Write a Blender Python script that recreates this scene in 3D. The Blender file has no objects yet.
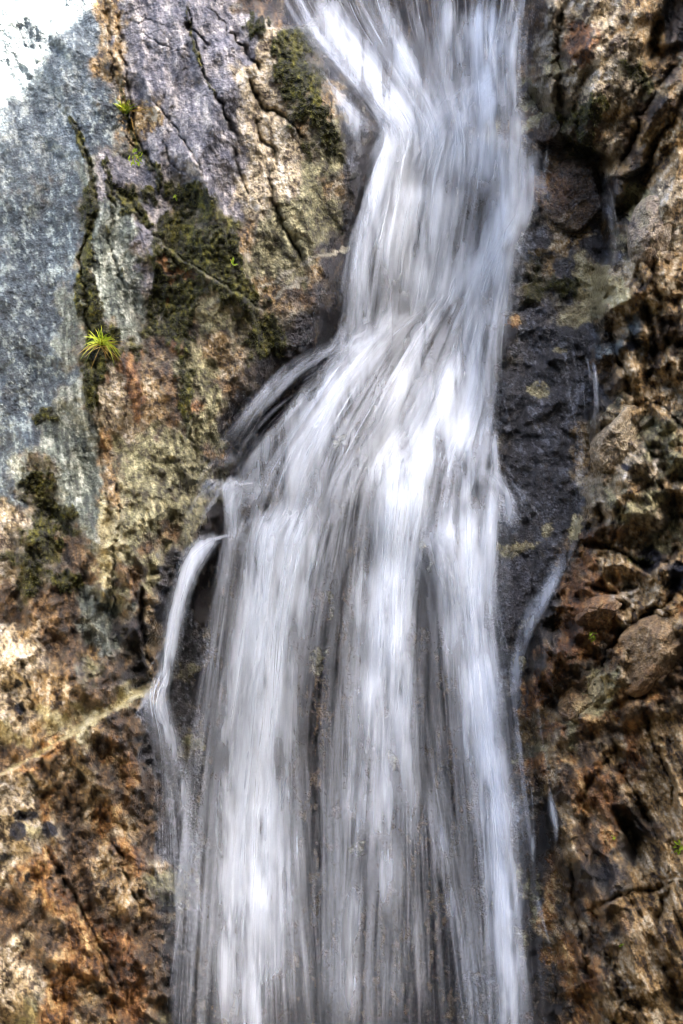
import bpy, math, random
import numpy as np
from mathutils import Vector

# ------------------------------------------------------------------ camera, sky, sun, exposure
W, H = 683.0, 1024.0
PX = 0.006                      # metres per photo pixel on the plane y = 0
DIST = 12.0
scene = bpy.context.scene
scene.render.engine = 'CYCLES'
cam_d = bpy.data.cameras.new("camera"); cam = bpy.data.objects.new("camera", cam_d)
scene.collection.objects.link(cam)
cam.location = (0, -DIST, 0); cam.rotation_euler = (math.radians(90), 0, 0)
cam_d.sensor_fit = 'VERTICAL'; cam_d.sensor_height = 36.0
cam_d.lens = 36.0 * DIST / (H * PX)
cam_d.clip_end = 500
scene.camera = cam

SUN = Vector((0.36, -0.60, 0.715)).normalized()      # towards the sun
sun_el = math.asin(SUN.z); sun_az = math.atan2(SUN.x, SUN.y)
world = bpy.data.worlds.new("World"); scene.world = world; world.use_nodes = True
nt = world.node_tree; nt.nodes.clear()
sky = nt.nodes.new('ShaderNodeTexSky'); sky.sky_type = 'NISHITA'; sky.sun_disc = False
sky.sun_elevation = sun_el; sky.sun_rotation = sun_az
sky.air_density = 0.8; sky.dust_density = 3.0; sky.ozone_density = 1.0
bg = nt.nodes.new('ShaderNodeBackground'); bg.inputs[1].default_value = 0.085
wo = nt.nodes.new('ShaderNodeOutputWorld')
nt.links.new(sky.outputs[0], bg.inputs[0]); nt.links.new(bg.outputs[0], wo.inputs[0])
sl = bpy.data.lights.new("sun", 'SUN'); sl.energy = 5.0; sl.angle = math.radians(0.42); sl.color = (1, 0.94, 0.86)
so = bpy.data.objects.new("sun", sl); scene.collection.objects.link(so)
so.rotation_euler = (-SUN).to_track_quat('-Z', 'Y').to_euler()
vs = scene.view_settings
vs.view_transform = 'Standard'; vs.look = 'None'; vs.gamma = 1.0; vs.use_curve_mapping = False
vs.exposure = 4.1
scene.cycles.transparent_max_bounces = 48
scene.cycles.max_bounces = 6
scene.cycles.diffuse_bounces = 3
scene.cycles.use_denoising = True
scene.cycles.pixel_filter_type = 'BLACKMAN_HARRIS'
scene.cycles.filter_width = 1.15

rng = np.random.default_rng(7)
random.seed(7)

# ------------------------------------------------------------------ noise
def _h(ix, iy, seed):
    ix = ix.astype(np.int64) & 0xffffffff; iy = iy.astype(np.int64) & 0xffffffff
    h = (ix * 374761393 + iy * 668265263 + seed * 2246822519) & 0xffffffff
    h = ((h ^ (h >> 13)) * 1274126177) & 0xffffffff
    h = ((h ^ (h >> 16)) * 2654435761) & 0xffffffff
    h = h ^ (h >> 15)
    return (h & 0xffffff) / float(0x1000000)
def perlin(x, y, seed=0):
    x0 = np.floor(x); y0 = np.floor(y); fx = x - x0; fy = y - y0
    u = fx*fx*fx*(fx*(fx*6-15)+10); v = fy*fy*fy*(fy*(fy*6-15)+10)
    def g(dx, dy):
        a = _h(x0+dx, y0+dy, seed) * 2*np.pi
        return np.cos(a)*(fx-dx) + np.sin(a)*(fy-dy)
    a = g(0,0); b = g(1,0); c = g(0,1); d = g(1,1)
    return 1.5*((a+(b-a)*u) + ((c+(d-c)*u) - (a+(b-a)*u))*v)
def fbm(x, y, seed=0, octv=4, gain=0.5, lac=2.03):
    s = 0; a = 1; t = 0
    for k in range(octv):
        s = s + a*perlin(x+17.3*k, y-9.1*k, seed+k*31); t += a
        x = x*lac; y = y*lac; a *= gain
    return s/t*1.4
def ridged(x, y, seed=0, octv=3):
    s = 0; a = 1; t = 0
    for k in range(octv):
        s = s + a*(1-np.abs(perlin(x+11*k, y+5*k, seed+k*7))*2); t += a
        x = x*2.1; y = y*2.1; a *= 0.5
    return s/t
def facets(x, y, seed=0, slope=0.6, off=0.6, jit=0.95):
    """angular blocks: every cell is a tilted plane; returns height, cell random, distance to the border"""
    x0 = np.floor(x); y0 = np.floor(y)
    b1 = np.full(x.shape, 1e9); b2 = np.full(x.shape, 1e9); hh = np.zeros(x.shape); rr = np.zeros(x.shape)
    for dx in (-1,0,1):
        for dy in (-1,0,1):
            cx = x0+dx; cy = y0+dy
            jx = cx + 0.5 + (_h(cx,cy,seed)-0.5)*jit; jy = cy + 0.5 + (_h(cx,cy,seed+1)-0.5)*jit
            d = (x-jx)**2 + (y-jy)**2
            sx = (_h(cx,cy,seed+2)-0.5)*2*slope; sy = (_h(cx,cy,seed+3)-0.5)*2*slope
            o = (_h(cx,cy,seed+4)-0.5)*2*off
            h = o + sx*(x-jx) + sy*(y-jy)
            near = d < b1
            b2 = np.where(near, b1, np.minimum(b2, d))
            hh = np.where(near, h, hh); rr = np.where(near, _h(cx,cy,seed+5), rr); b1 = np.where(near, d, b1)
    return hh, rr, np.sqrt(b2)-np.sqrt(b1)
def tri(x, y, seed=0):
    # random heights on a triangular lattice, linear between them: flat facets, sharp ridges
    k = (x+y)*0.36602540378; i = np.floor(x+k); j = np.floor(y+k); fx = x+k-i; fy = y+k-j
    m = fx > fy
    i1 = np.where(m, 1, 0); j1 = 1-i1
    w0 = 1-np.maximum(fx, fy); w2 = np.minimum(fx, fy); w1 = 1-w0-w2
    return (_h(i,j,seed)*w0 + _h(i+i1,j+j1,seed)*w1 + _h(i+1,j+1,seed)*w2) - .5
def crag(x, y, seed=0):
    a = tri(x, y, seed); u = x*.799+y*.602; v = -x*.602+y*.799
    b = tri(u*1.27+5, v*1.27, seed+1); c = tri((x*.26-y*.966)*.83+9, (x*.966+y*.26)*.83, seed+2)
    return np.maximum(a, b)*.6 + np.minimum(np.maximum(b, c), a+.25)*.5
def sstep(a, b, x):
    t = np.clip((x-a)/(b-a), 0, 1); return t*t*(3-2*t)
def rot(x, y, deg):
    a = math.radians(deg); return x*math.cos(a)+y*math.sin(a), -x*math.sin(a)+y*math.cos(a)
def poly_dist(x, y, pts):
    """distance, signed side (+ = right hand in photo going down), position 0..1 along a polyline, all in photo pixels"""
    best = np.full(x.shape, 1e9); side = np.zeros(x.shape); tt = np.zeros(x.shape)
    n = len(pts)-1
    for i in range(n):
        ax, ay = pts[i]; bx, by = pts[i+1]; dx = bx-ax; dy = by-ay; L2 = dx*dx+dy*dy
        t = np.clip(((x-ax)*dx+(y-ay)*dy)/L2, 0, 1)
        d = np.hypot(x-ax-t*dx, y-ay-t*dy); m = d < best
        s = -(dx*(y-ay)-dy*(x-ax))/math.sqrt(L2)
        best = np.where(m, d, best); side = np.where(m, np.where(s>0,1,-1), side); tt = np.where(m, (i+t)/n, tt)
    return best, side, tt
def blob(x, y, cx, cy, rx, ry, deg=0):
    u, v = rot(x-cx, y-cy, deg); return np.sqrt((u/rx)**2+(v/ry)**2)
def curve(y, pts):
    return np.interp(y, [p[1] for p in pts], [p[0] for p in pts])

# ------------------------------------------------------------------ relief (photo pixel grid -> depth in metres)
XL = [(200,-300),(262,0),(300,22),(322,55),(352,95),(378,130),(366,175),(348,240),(335,300),(318,345),(270,390),(238,430),(218,480),(212,520),(196,560),(160,620),(150,690),(160,800),(176,900),(178,1024),(185,1350)]
XR = [(545,-300),(546,0),(548,90),(560,130),(612,160),(618,240),(604,300),(602,400),(592,500),(566,560),(540,620),(532,690),(542,780),(556,850),(556,930),(560,1024),(565,1350)]
# cracks in the left wall: (points, width px, depth m, step m: + raises the left-hand side)
CRACKS_L = [
 ([(104,-10),(110,30),(114,58),(113,90)], 2.2, .05, .02),
 ([(118,0),(122,60),(128,100),(136,135),(150,160),(160,190)], 3.0, .07, .03),
 ([(122,90),(128,120),(134,145),(150,168)], 2.4, .05, .00),
 ([(188,4),(189,34),(200,62),(213,92)], 2.2, .05, .03),
 ([(190,30),(200,38),(208,44)], 2.4, .05, .03),
 ([(213,92),(222,104),(229,124),(240,146)], 3.0, .08, .05),
 ([(231,30),(242,46),(251,62),(258,72)], 4.0, .10, .08),
 ([(242,72),(250,92),(262,108),(278,114),(292,124),(300,142)], 3.8, .10, .08),
 ([(256,122),(263,140),(272,156),(276,168)], 4.0, .10, .07),
 ([(232,150),(236,166),(243,184),(254,196)], 2.8, .08, .05),
 ([(266,172),(275,205),(285,230),(298,250),(302,262)], 2.6, .08, .05),
 ([(205,10),(222,22),(240,50)], 1.8, .03, .03),
 ([(150,100),(163,115),(175,135)], 1.8, .03, .02),
 ([(160,140),(172,160),(186,172)], 1.8, .03, .02),
 ([(168,118),(182,136),(198,160),(206,182)], 2.0, .04, .03),
 ([(72,118),(80,140),(90,165),(96,200)], 3.0, .05, .02),
 ([(96,170),(94,215),(78,262),(86,300),(90,350),(96,400),(99,450),(104,500),(108,560)], 3.6, .06, .03),
 ([(104,160),(112,200),(108,240),(118,270),(126,290)], 2.6, .05, .03),
 ([(112,185),(128,200),(138,218),(150,232)], 3.0, .06, .03),
 ([(112,470),(116,520),(113,580),(118,640)], 2.2, .04, .03),
 ([(150,236),(168,246),(190,264),(220,285),(248,300),(266,312)], 1.6, .03, .10),
 ([(140,585),(142,620),(149,650),(148,684)], 4.0, .10, .06),
 ([(128,22),(150,16),(170,24)], 1.4, .02, .01),
 ([(140,30),(160,42),(185,52)], 1.4, .02, .015),
 ([(20,80),(50,95),(72,122)], 1.4, .015, .01),
 ([(60,880),(75,895),(92,930),(108,960),(128,1000)], 3.2, .07, .06),
 ([(46,850),(60,880),(64,900)], 4.0, .09, .05),
 ([(104,838),(118,852),(126,880),(140,912)], 3.0, .07, .05),
 ([(92,940),(112,985),(118,1024)], 2.4, .05, .03),
 ([(15,640),(28,690),(35,720)], 1.6, .03, .02),
 ([(200,400),(190,430),(196,470)], 2.0, .03, .02),
]
CRACKS_R = [
 ([(558,-10),(557,40),(560,80),(556,112)], 3.0, .10, .05),
 ([(664,10),(652,34),(650,50),(662,54),(676,44),(683,26)], 6.0, .16, .04),
 ([(683,58),(664,82),(640,118),(628,150),(615,176)], 5.0, .12, -.16),
 ([(683,112),(662,140),(652,176),(640,200),(622,216)], 6.0, .14, -.16),
 ([(655,150),(645,170),(620,184)], 4.0, .10, .12),
 ([(655,190),(652,260),(662,320),(668,380)], 4.0, .10, .04),
 ([(640,250),(645,310),(655,350),(650,380)], 4.0, .10, .05),
 ([(610,320),(613,350),(622,372),(630,400)], 4.0, .12, -.06),
 ([(640,415),(622,432),(606,450)], 3.0, .06, .05),
 ([(590,450),(598,490),(604,540)], 3.2, .08, -.05),
 ([(585,545),(612,548),(640,566),(668,560),(683,540)], 3.4, .12, .08),
 ([(584,586),(612,594),(634,584)], 3.0, .10, .08),
 ([(625,630),(608,650),(602,672),(606,700)], 3.4, .10, -.14),
 ([(683,592),(662,606),(640,624),(628,632)], 4.0, .10, -.16),
 ([(620,740),(606,760),(588,785),(574,812)], 4.0, .10, .08),
 ([(612,738),(622,770),(640,800),(655,830),(663,862)], 3.4, .10, -.07),
 ([(618,806),(626,830),(634,852),(646,874)], 7.0, .18, -.05),
 ([(598,908),(620,896),(648,892),(672,880)], 3.4, .12, .08),
 ([(596,906),(606,940),(616,980),(628,1020)], 3.0, .07, -.05),
 ([(670,880),(662,910),(654,940)], 3.0, .08, -.05),
 ([(662,960),(672,985),(676,1015)], 4.4, .12, -.04),
 ([(572,862),(574,900),(584,940),(594,990)], 3.0, .08, -.05),
 ([(640,700),(652,735),(668,770),(680,820)], 3.0, .08, -.05),
]
VEINS = [([(266,286),(300,268),(325,254),(348,250)],2.0),([(272,299),(296,282),(306,276)],1.8),([(24,212),(60,200)],0)]

def raw_parts(x, y):
    wx = x + 5*fbm(x/60, y/60, 3, 3) + .8*perlin(x/9, y/9, 4)
    wy = y + 5*fbm(x/60, y/60, 5, 3) + .8*perlin(x/9, y/9, 6)
    # ---- left wall: large slab, bulging, its right side turning into the gully
    dl = wx - curve(wy, XL)
    YL = -0.02 + 0.80*(1 - y/1024.0) - 0.0006*x + 0.10*np.cos(x/75.0+y/300.0)
    YL = YL + 0.00005*np.clip(dl+60, 0, None)**2 * 1.8 + 0.0032*np.clip(dl, 0, None)*6
    # overhang band above the tan ledge: wall steps out below it
    d, s, t = poly_dist(wx, wy, [(-300,900),(0,772),(42,752),(92,722),(150,688)])
    below = np.clip(-s*d, -60, 60)            # side < 0 = below
    ledge = sstep(-1, 2.5, -s*d) * (wx < 168)
    YL = YL - 0.20*ledge*np.exp(-np.clip(d-4, 0, None)/70.0) * sstep(172, 130, wx)
    # ---- gully bed: chute with steps
    ys = [-320,   0,  60, 120, 165, 330, 345, 385, 455, 478, 530, 560, 1024, 1350]
    yd = [3.7, 2.95,2.65,2.25,2.00,1.93,1.87,1.68,1.52,1.40,1.30,1.27, 1.08, 1.0]
    YB = np.interp(y + 0.25*(x-400), ys, yd)
    YB = YB + 0.0000022*(np.clip(np.abs(x-410)-40,0,None)**2)*-1.2*2
    for (cx, cy, rx, ry, a, hgt) in ((290,545,48,34,0,.34),(400,492,52,34,-8,.34),(441,556,24,26,0,.26),(240,500,34,26,0,.20),
                                     (440,330,90,24,-32,.26),(350,372,70,26,-30,.20),(500,262,40,22,-25,.24),(455,448,26,20,0,.15),(452,125,50,20,-35,.30),
                                     (425,80,26,50,0,.2),(345,80,20,60,-30,.2),(385,285,16,45,0,-.12),(425,620,16,70,0,-.10),(322,620,18,110,4,-.12),(488,470,24,16,0,.16),(368,470,22,14,0,.12)):
        q = blob(wx, wy, cx, cy, rx, ry, a)
        top = 0.42
        YB = YB - hgt*np.clip(1-q*q, 0, None)**0.6*top
    # ---- dark slate shoulder on the right of the falls
    YS = 1.30 + 0.00055*(430-y) + 0.0009*np.abs(x-555) + 0.0016*np.clip(508-wx, 0, None)*5
    YS = YS + np.where(wy < 306+0.12*(545-wx), 0.10, 0) + 0.05*np.where(wy < 352, 0, -1)*sstep(520,560,wx)
    YS = YS - 0.14*sstep(500, 560, y)*sstep(520,500,wx*0+510)
    YS = np.where(y < 150, YS + 0.004*(150-y), YS) - 0.12*sstep(640, 1000, y) + 0.0011*np.clip(470-wx,0,None)*5
    # ---- right wall
    dr = curve(wy, XR) - wx
    YR = 0.34 + 0.62*(1 - y/1024.0) - 0.0022*(wx-600) + 0.00007*np.clip(dr+36, 0, None)**2*1.6 + 0.03*np.clip(dr, 0, None)
    # big forms of the right wall: (cx,cy,rx,ry,angle,height)
    for (cx, cy, rx, ry, a, hgt) in ((592,60,36,70,0,.16),(585,190,44,40,10,.0),(660,230,26,120,4,.22),(640,420,44,70,-30,.22),(610,500,34,50,20,.16),
                                     (650,640,56,46,-38,.26),(668,725,60,90,-20,.16),(596,830,30,90,-12,.20),(655,970,60,90,-14,.24),(600,960,26,90,-16,.16),
                                     (642,850,15,46,-26,-.34),(600,872,10,24,-10,-.22),(658,42,12,26,20,-.34),(640,900,22,9,-14,-.2),(618,575,16,10,0,-.2),(650,562,9,10,0,-.2),(676,580,9,14,0,-.2),(608,380,9,34,-10,-.2),(630,200,12,26,30,-.2),(575,660,24,60,10,.14),(640,500,36,40,0,.14),(668,110,30,60,25,.16),(680,360,34,60,0,.2),(612,565,30,22,10,.14)):
        q = blob(wx, wy, cx, cy, rx, ry, a)
        YR = YR - .7*hgt*np.clip(1-q*q, 0, None)**0.8
    return YL, YB, YS, YR, wx, wy

def rock(x, y):
    """depth (m) and which surface: 0 left wall, 1 gully bed, 2 right wall"""
    YL, YB, YS, YR, wx, wy = raw_parts(x, y)
    # oriented coordinates of the foliation
    ua, va = rot(wx, wy, -14)       # leaning like \ (top-left slab)
    ub, vb = rot(wx, wy, 24)        # leaning like / (right wall, upper)
    uc, vc = rot(wx, wy, -24)
    # left wall detail
    lo = sstep(420, 640, y+0.25*x) ; mid = sstep(80, 130, x)*sstep(180, 330, y)
    slab = sstep(120, 85, x)*(1-lo)
    A = 1 - .15*slab
    nL = 0.34*crag(ua/50, va/105, 11) + 0.120*crag(ua/17, va/34, 12)*(.7+.7*lo) + 0.034*crag(wx/6.5, wy/8, 13)*(.8+.5*lo)
    nL = nL + 0.17*crag(wx/25, wy/34, 17)*lo + 0.085*crag(wx/9, wy/12, 19)*(lo+.5*mid)
    nL = nL*A + 0.05*fbm(ua/70, va/150, 14, 3) + 0.006*fbm(x/4, y/5, 16, 3) - .010*ridged(ua/12, va/80, 15, 2)*(1-lo)
    YL = YL - nL
    for pts, w, dep, stp in CRACKS_L:
        xs = [p[0] for p in pts]; yy = [p[1] for p in pts]
        m = (x > min(xs)-60)&(x < max(xs)+60)&(y > min(yy)-60)&(y < max(yy)+60)
        if not m.any(): continue
        d, s, t = poly_dist(wx[m]+5*tri(x[m]/9, y[m]/9, 401)+2*tri(x[m]/3.5, y[m]/3.5, 403), wy[m]+5*tri(x[m]/9, y[m]/9, 402), pts)
        taper = np.clip(np.minimum(t, 1-t)*6, 0, 1)**.6
        wv = w*(0.7+0.6*perlin(wx[m]/15, wy[m]/15, 77))
        dY = dep*np.exp(-(d/np.maximum(wv,.6))**2)*taper - stp*np.where(s<0, 1, 0)*np.exp(-d/26.0)*taper*(1-np.exp(-d/1.5)*.2)
        YL[m] = YL[m] + dY
    # bed detail: dark fluted rock
    h1 = -crag(wx/22, wy/60, 21)*3; h2 = -crag(wx/8, wy/16, 22)*2
    nB = 0.030*h1 + 0.012*h2 + 0.035*fbm(wx/22, wy/90, 23, 4) + 0.006*fbm(x/5, y/7, 24, 2)
    YB = YB + nB*1.3
    h3 = -crag(wx/34, wy/22, 25)*5; h4 = -crag(wx/11, wy/8, 26)*5
    YS = YS + 0.030*h3 + 0.013*h4 + 0.03*fbm(x/50, y/50, 27, 4) + 0.006*fbm(x/5, y/5, 28, 2) + 0.010*ridged(ub/26, vb/12, 29, 2)
    # right wall detail: shattered blocks
    up = sstep(300, 200, y); dn = sstep(680, 800, y); md = 1-up-dn
    def three(c, l1, l2, lm, sd):
        return crag(ub/c*1.0, vb/(c*l1), sd)*up + crag(wx/(c*lm), wy/c, sd+3)*md + crag(uc/c, vc/(c*l2), sd+6)*dn
    nR = 0.50*three(62, 1.7, 1.7, 1.2, 31) + 0.44*three(27, 2.2, 2.4, 1.2, 41) + 0.22*three(12, 1.9, 2.2, 1.0, 51) + 0.055*three(5, 1.4, 1.6, 1., 61)
    j1,_,e1 = facets(ub/44, vb/50, 71, .2, .6)
    nR = nR + .07*j1
    YR = YR + .16 - nR - 0.06*fbm(wx/90, wy/90, 38, 3) + 0.006*fbm(x/4, y/4, 39, 2)
    for pts, w, dep, stp in CRACKS_R:
        xs = [p[0] for p in pts]; yy = [p[1] for p in pts]
        m = (x > min(xs)-60)&(x < max(xs)+60)&(y > min(yy)-60)&(y < max(yy)+60)
        if not m.any(): continue
        d, s, t = poly_dist(wx[m]+5*tri(x[m]/9, y[m]/9, 401)+2*tri(x[m]/3.5, y[m]/3.5, 403), wy[m]+5*tri(x[m]/9, y[m]/9, 402), pts)
        taper = np.clip(np.minimum(t, 1-t)*6, 0, 1)**.6
        YR[m] = YR[m] + dep*1.2*np.exp(-(d/w)**2)*taper - stp*np.where(s<0, 1, 0)*np.exp(-d/26.0)*taper
    YC = np.minimum(YB, YS)
    Y = np.minimum(np.minimum(YL, YC), YR)
    which = np.where(YL <= Y, 0, np.where(YR <= Y, 2, 1))
    return Y, which

# ------------------------------------------------------------------ colour of the rock (natural albedo, zone by zone)
PAL = {  # kind: (main, second, accent, streak angle, streak length, roughness)
 'G': ((84,96,102),(44,54,62),(166,176,170), -8, 1.7, .62),
  'C': ((120,131,135),(80,91,98),(184,192,186), -8, 1.6, .62),
 'P': ((142,138,140),(80,80,90),(208,200,192), -14, 2.6, .6),
 'T': ((132,138,122),(72,78,70),(208,210,192), -4, 3.6, .65),
 'L': ((142,136,98),(80,72,48),(206,196,152), -8, 1.8, .75),
 'O': ((168,122,66),(84,54,30),(222,188,132), -10, 2.2, .6),
 'B': ((92,70,44),(44,33,22),(158,128,88), 10, 1.8, .55),
 'R': ((130,88,46),(60,40,24),(194,150,98), 6, 2.2, .5),
 'M': ((70,68,23),(32,30,12),(122,116,38), 0, 1.6, .9),
 'K': ((44,38,36),(26,23,24),(92,80,70), 0, 1.8, .32),
 'W': ((206,188,152),(92,76,58),(236,226,208), -6, 1.3, .7),
 'S': ((80,78,80),(50,48,50),(128,130,136), 14, 1.6, .34),
 'Y': ((196,184,138),(158,144,104),(220,212,176), 10, 1.6, .7),
 'U': ((44,35,36),(24,19,23),(92,78,58), 2, 3.0, .35),
 'N': ((178,148,98),(68,49,30),(228,212,182), 10, 1.9, .62),
}
ROWS = """
G5 N1 P6 B2 U12 B1 W4 N2 K1 B1
G5 N1 P7 W1 M2 U10 B1 W1 R1 W2 N2 K2
G5 N1 P7 W1 M2 U10 B1 W1 R1 W3 N1 B1 K1
G5 N1 P6 W2 M2 S1 U9 B1 W4 M1 N1 B1 N1
G6 P6 W2 M2 N1 S1 U8 L1 W4 M2 N1 B1 N1
G6 N2 P4 W2 M2 N1 S1 U8 B1 W1 M2 N2 B2 N1
G6 N1 P5 W2 M1 N1 L1 S1 U6 Y1 B1 W1 M2 B1 N1 B1 N1
G6 M1 P5 W3 M1 L1 S1 U8 B2 M2 W1 B1 N2
G4 T1 P7 W3 L2 S1 U9 B3 N1 K1 N2
G4 M1 P1 M1 P1 M2 P2 W3 L1 N1 U9 R3 S1 K1 N2 W1
G4 M1 T2 P1 M3 P1 W2 L3 K1 U9 B3 S1 K1 L1 W1 N1
G4 M1 T2 P1 M4 N1 L4 K1 U8 S1 N2 S1 B1 L1 W2
G4 M1 T2 M5 N1 L3 K1 U8 S3 N1 S2 L1 N1 W1 N1
G4 M1 T2 P1 M4 L3 N1 U9 S1 M1 N1 S1 Y1 W2 N2
G4 M1 T2 P1 M4 N2 B2 U9 S1 M2 S1 Y2 N4
G3 T1 M1 T2 M2 B1 L1 M3 U11 S3 Y2 N2 B1 N2
G3 T1 M2 T1 M2 B1 L2 M2 U12 S4 N1 G1 N1 B1 N1
G3 T1 M2 M1 B1 R1 L1 N2 M1 U12 S5 G1 N2 B1 N1
G4 M2 R1 N1 B1 L2 N1 U13 S5 B1 N4
G3 T1 M1 W1 R1 N1 B1 L2 B1 U13 S5 B1 N4
G2 T2 M1 W1 R1 N1 B1 R1 L1 U14 S4 K1 L1 N2 L1 N1
G2 T3 N1 W1 L1 B1 L2 U14 S4 N1 B1 W1 L2 N1
G2 T3 O1 L4 B1 U14 S4 N1 B1 W1 L2 N1
G1 T1 M1 T2 N1 L5 U14 S4 N2 W2 L2
G1 M2 T2 N1 L5 U14 S4 W1 L1 N1 L1 N1
W1 M2 T2 Y1 L4 U14 S5 N1 W1 L2 N1
W1 M3 T1 Y1 L2 B1 L1 U14 S5 B1 R1 N1 W1 L1 N1
M3 B1 T1 Y1 L1 B1 L1 S1 U14 S4 B1 R1 N2 L1 N2
W1 M2 B2 Y1 B1 L1 S2 U14 S4 B1 R1 N2 O1 N2
B1 M1 B2 T1 L1 B1 L1 S2 U14 S4 R2 O1 W1 N3
B4 T2 B1 N1 S2 U14 S3 K1 R2 O1 N3 O1
W1 N1 B2 T2 K1 N1 S2 U14 S2 K2 R2 O1 N3 B1
W2 B2 N1 T1 K1 N1 S2 U14 S2 K1 R3 B1 N3 B1
W2 N1 B1 L1 B1 K1 N1 S1 L1 U14 S2 K1 R2 B1 L1 N1 O1 B2
W2 N2 B2 Y1 N1 S2 U14 S1 K1 R2 B2 Y1 O2 B2
W2 Y1 N1 Y1 B2 S3 U14 S1 K1 R1 N1 B1 Y1 O1 B1 R1 N1
Y1 N1 Y2 N1 B2 S3 U14 S1 K1 N1 R1 L1 O1 B1 R1 N1
B2 O1 N1 B1 O1 B1 S2 L1 U14 S1 K1 L1 N1 O1 B1 N1 R1 N1
N1 O1 B1 N1 W1 B1 O1 S3 U14 S1 K1 R1 N1 B1 O1 N1 R1 N1
W2 N1 B1 N1 B1 O1 B1 S2 U14 S1 K1 B1 N1 B1 O1 R1 N2
W2 O1 B1 N1 O1 B2 S2 U15 S1 K2 N1 O1 R1 B1 N1
W1 Y1 W1 B2 O1 N1 B1 S2 U15 S1 K2 N1 B1 O1 B2 N1
W2 O1 B2 N1 O1 B1 S2 U14 S1 K2 B1 N1 B1 O1 K1 N1
W1 O2 B2 N1 O1 N2 S1 U14 S1 L1 K1 R1 B1 K2 N1
B2 O1 R1 B1 N2 L2 S1 U14 S1 L1 K1 O1 B2 K1 N1
B2 O2 R1 B1 N1 B1 K1 S1 U14 S1 K2 O1 B1 O1 B1 N2
B3 O2 R1 B2 K1 S1 U14 S1 K2 O1 N1 B1 K1 B1 N1
W1 B2 O2 R2 B1 K1 S1 U14 S1 L1 K1 N1 O1 B1 N3
W2 B1 O2 R2 B1 K2 U14 S1 K2 B1 O1 R1 B1 N2
W2 O2 N1 O1 R1 B1 K2 U14 S1 K2 B1 O1 R1 N3
W1 L1 O2 B1 O1 R1 B1 K2 U14 S1 K3 B1 O1 N3
W1 L1 O2 N1 O1 R1 K1 L1 K1 U14 S1 K3 B1 O1 N3
"""
NC = 35
ROW_PALE = {0:5,1:5,2:5,3:5,4:5,5:5,6:4,7:4,8:3,9:2}
grid = []
for r in ROWS.strip().splitlines():
    s = ''.join(t[0]*int(t[1:]) for t in r.split())
    k = ROW_PALE.get(len(grid), 0)
    s = 'C'*k + s[k:]
    grid.append((s + s[-1]*NC)[:NC])
NR = len(grid)
KINDS = list(PAL)
masks = {k: np.array([[1.0 if c == k else 0.0 for c in row] for row in grid]) for k in KINDS}
def grid_sample(m, x, y):
    gx = np.clip(x/20-0.5, 0, NC-1.001); gy = np.clip(y/20-0.5, 0, NR-1.001)
    i = gx.astype(int); j = gy.astype(int); fx = gx-i; fy = gy-j
    fx = fx*fx*(3-2*fx); fy = fy*fy*(3-2*fy)
    return (m[j,i]*(1-fx)+m[j,i+1]*fx)*(1-fy) + (m[j+1,i]*(1-fx)+m[j+1,i+1]*fx)*fy
def lin(c):
    c = np.array(c, float)/255; return np.where(c <= .04045, c/12.92, ((c+.055)/1.055)**2.4)
GAIN = 0.66
# moss in seams and patches: (cx,cy,rx,ry,angle)
MOSS = [(290,68,17,36,-22),(322,120,12,40,-25),(193,195,26,12,5),(172,228,22,16,0),(224,255,16,34,-15),(190,255,30,18,0),(160,290,10,30,0),(180,320,16,34,0),
        (128,200,10,14,0),(150,195,10,10,0),(90,210,9,22,6),(96,330,9,60,-3),(92,385,8,30,-3),(110,340,12,14,0),(84,290,8,26,0),(185,390,9,40,0),
        (45,415,14,10,0),(35,482,16,10,0),(45,540,16,12,20),(28,575,9,20,0),(70,580,16,12,0),(150,165,10,5,30),(240,290,24,14,20),(270,340,20,16,10),
        (590,110,16,14,-30),(602,102,8,8,0),(585,140,10,14,0),(570,285,16,12,0),(180,310,16,40,0),(135,205,18,8,40),(60,510,20,10,20),(640,560,12,8,0),(255,25,14,12,0),(300,40,8,14,-30)]
MOSS_LINES = [([(188,4),(189,34),(200,62),(213,92)],1.6),([(118,70),(126,110),(136,140),(152,168)],2.0),([(72,118),(80,140),(88,160),(96,200),(88,240),(84,290),(92,360)],3.2),
              ([(104,160),(112,200),(108,240),(120,275)],3.0),([(114,186),(130,205),(150,225)],4.0),([(158,165),(160,190)],3.5)]
LIGHTPATCH = [(538,391,14,9,10,'Y'),(513,322,9,5,0,'O'),(515,549,26,8,-12,'Y'),(548,530,10,6,-50,'Y'),(575,528,6,16,20,'Y'),(520,662,7,9,-30,'Y'),(524,625,8,4,-40,'Y'),
              (560,351,8,4,0,'Y'),(600,690,16,22,0,'Y'),(605,285,16,30,-45,'Y'),(590,315,18,7,-20,'Y'),(536,900,5,26,5,'L'),(545,955,6,9,0,'O'),(172,885,22,20,0,'L'),
              (105,545,5,60,-2,'Y'),(101,440,3,10,0,'O'),(120,72,5,60,-4,'N'),(146,118,12,16,-20,'N'),(178,265,22,14,35,'R'),(172,300,10,26,0,'R'),
              (105,255,16,60,-3,'T'),(640,205,16,24,-20,'L'),(535,120,30,5,-38,'Y'),(552,68,10,16,0,'L'),(565,215,16,4,-22,'N'),(570,240,30,4,-20,'N'),(545,250,20,3,-10,'N'),
              (590,40,12,20,0,'R'),(582,48,10,26,0,'R'),(615,430,14,22,-25,'W'),(455,120,3,2,0,'Y'),(215,395,7,16,0,'L'),(345,440,16,6,-25,'L'),(330,605,5,16,0,'L'),(318,662,7,14,0,'L'),
              (390,762,8,14,0,'L'),(358,850,8,10,0,'L'),(420,545,8,6,0,'L'),(430,565,3,10,0,'L'),(378,442,12,5,-25,'L')]
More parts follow.
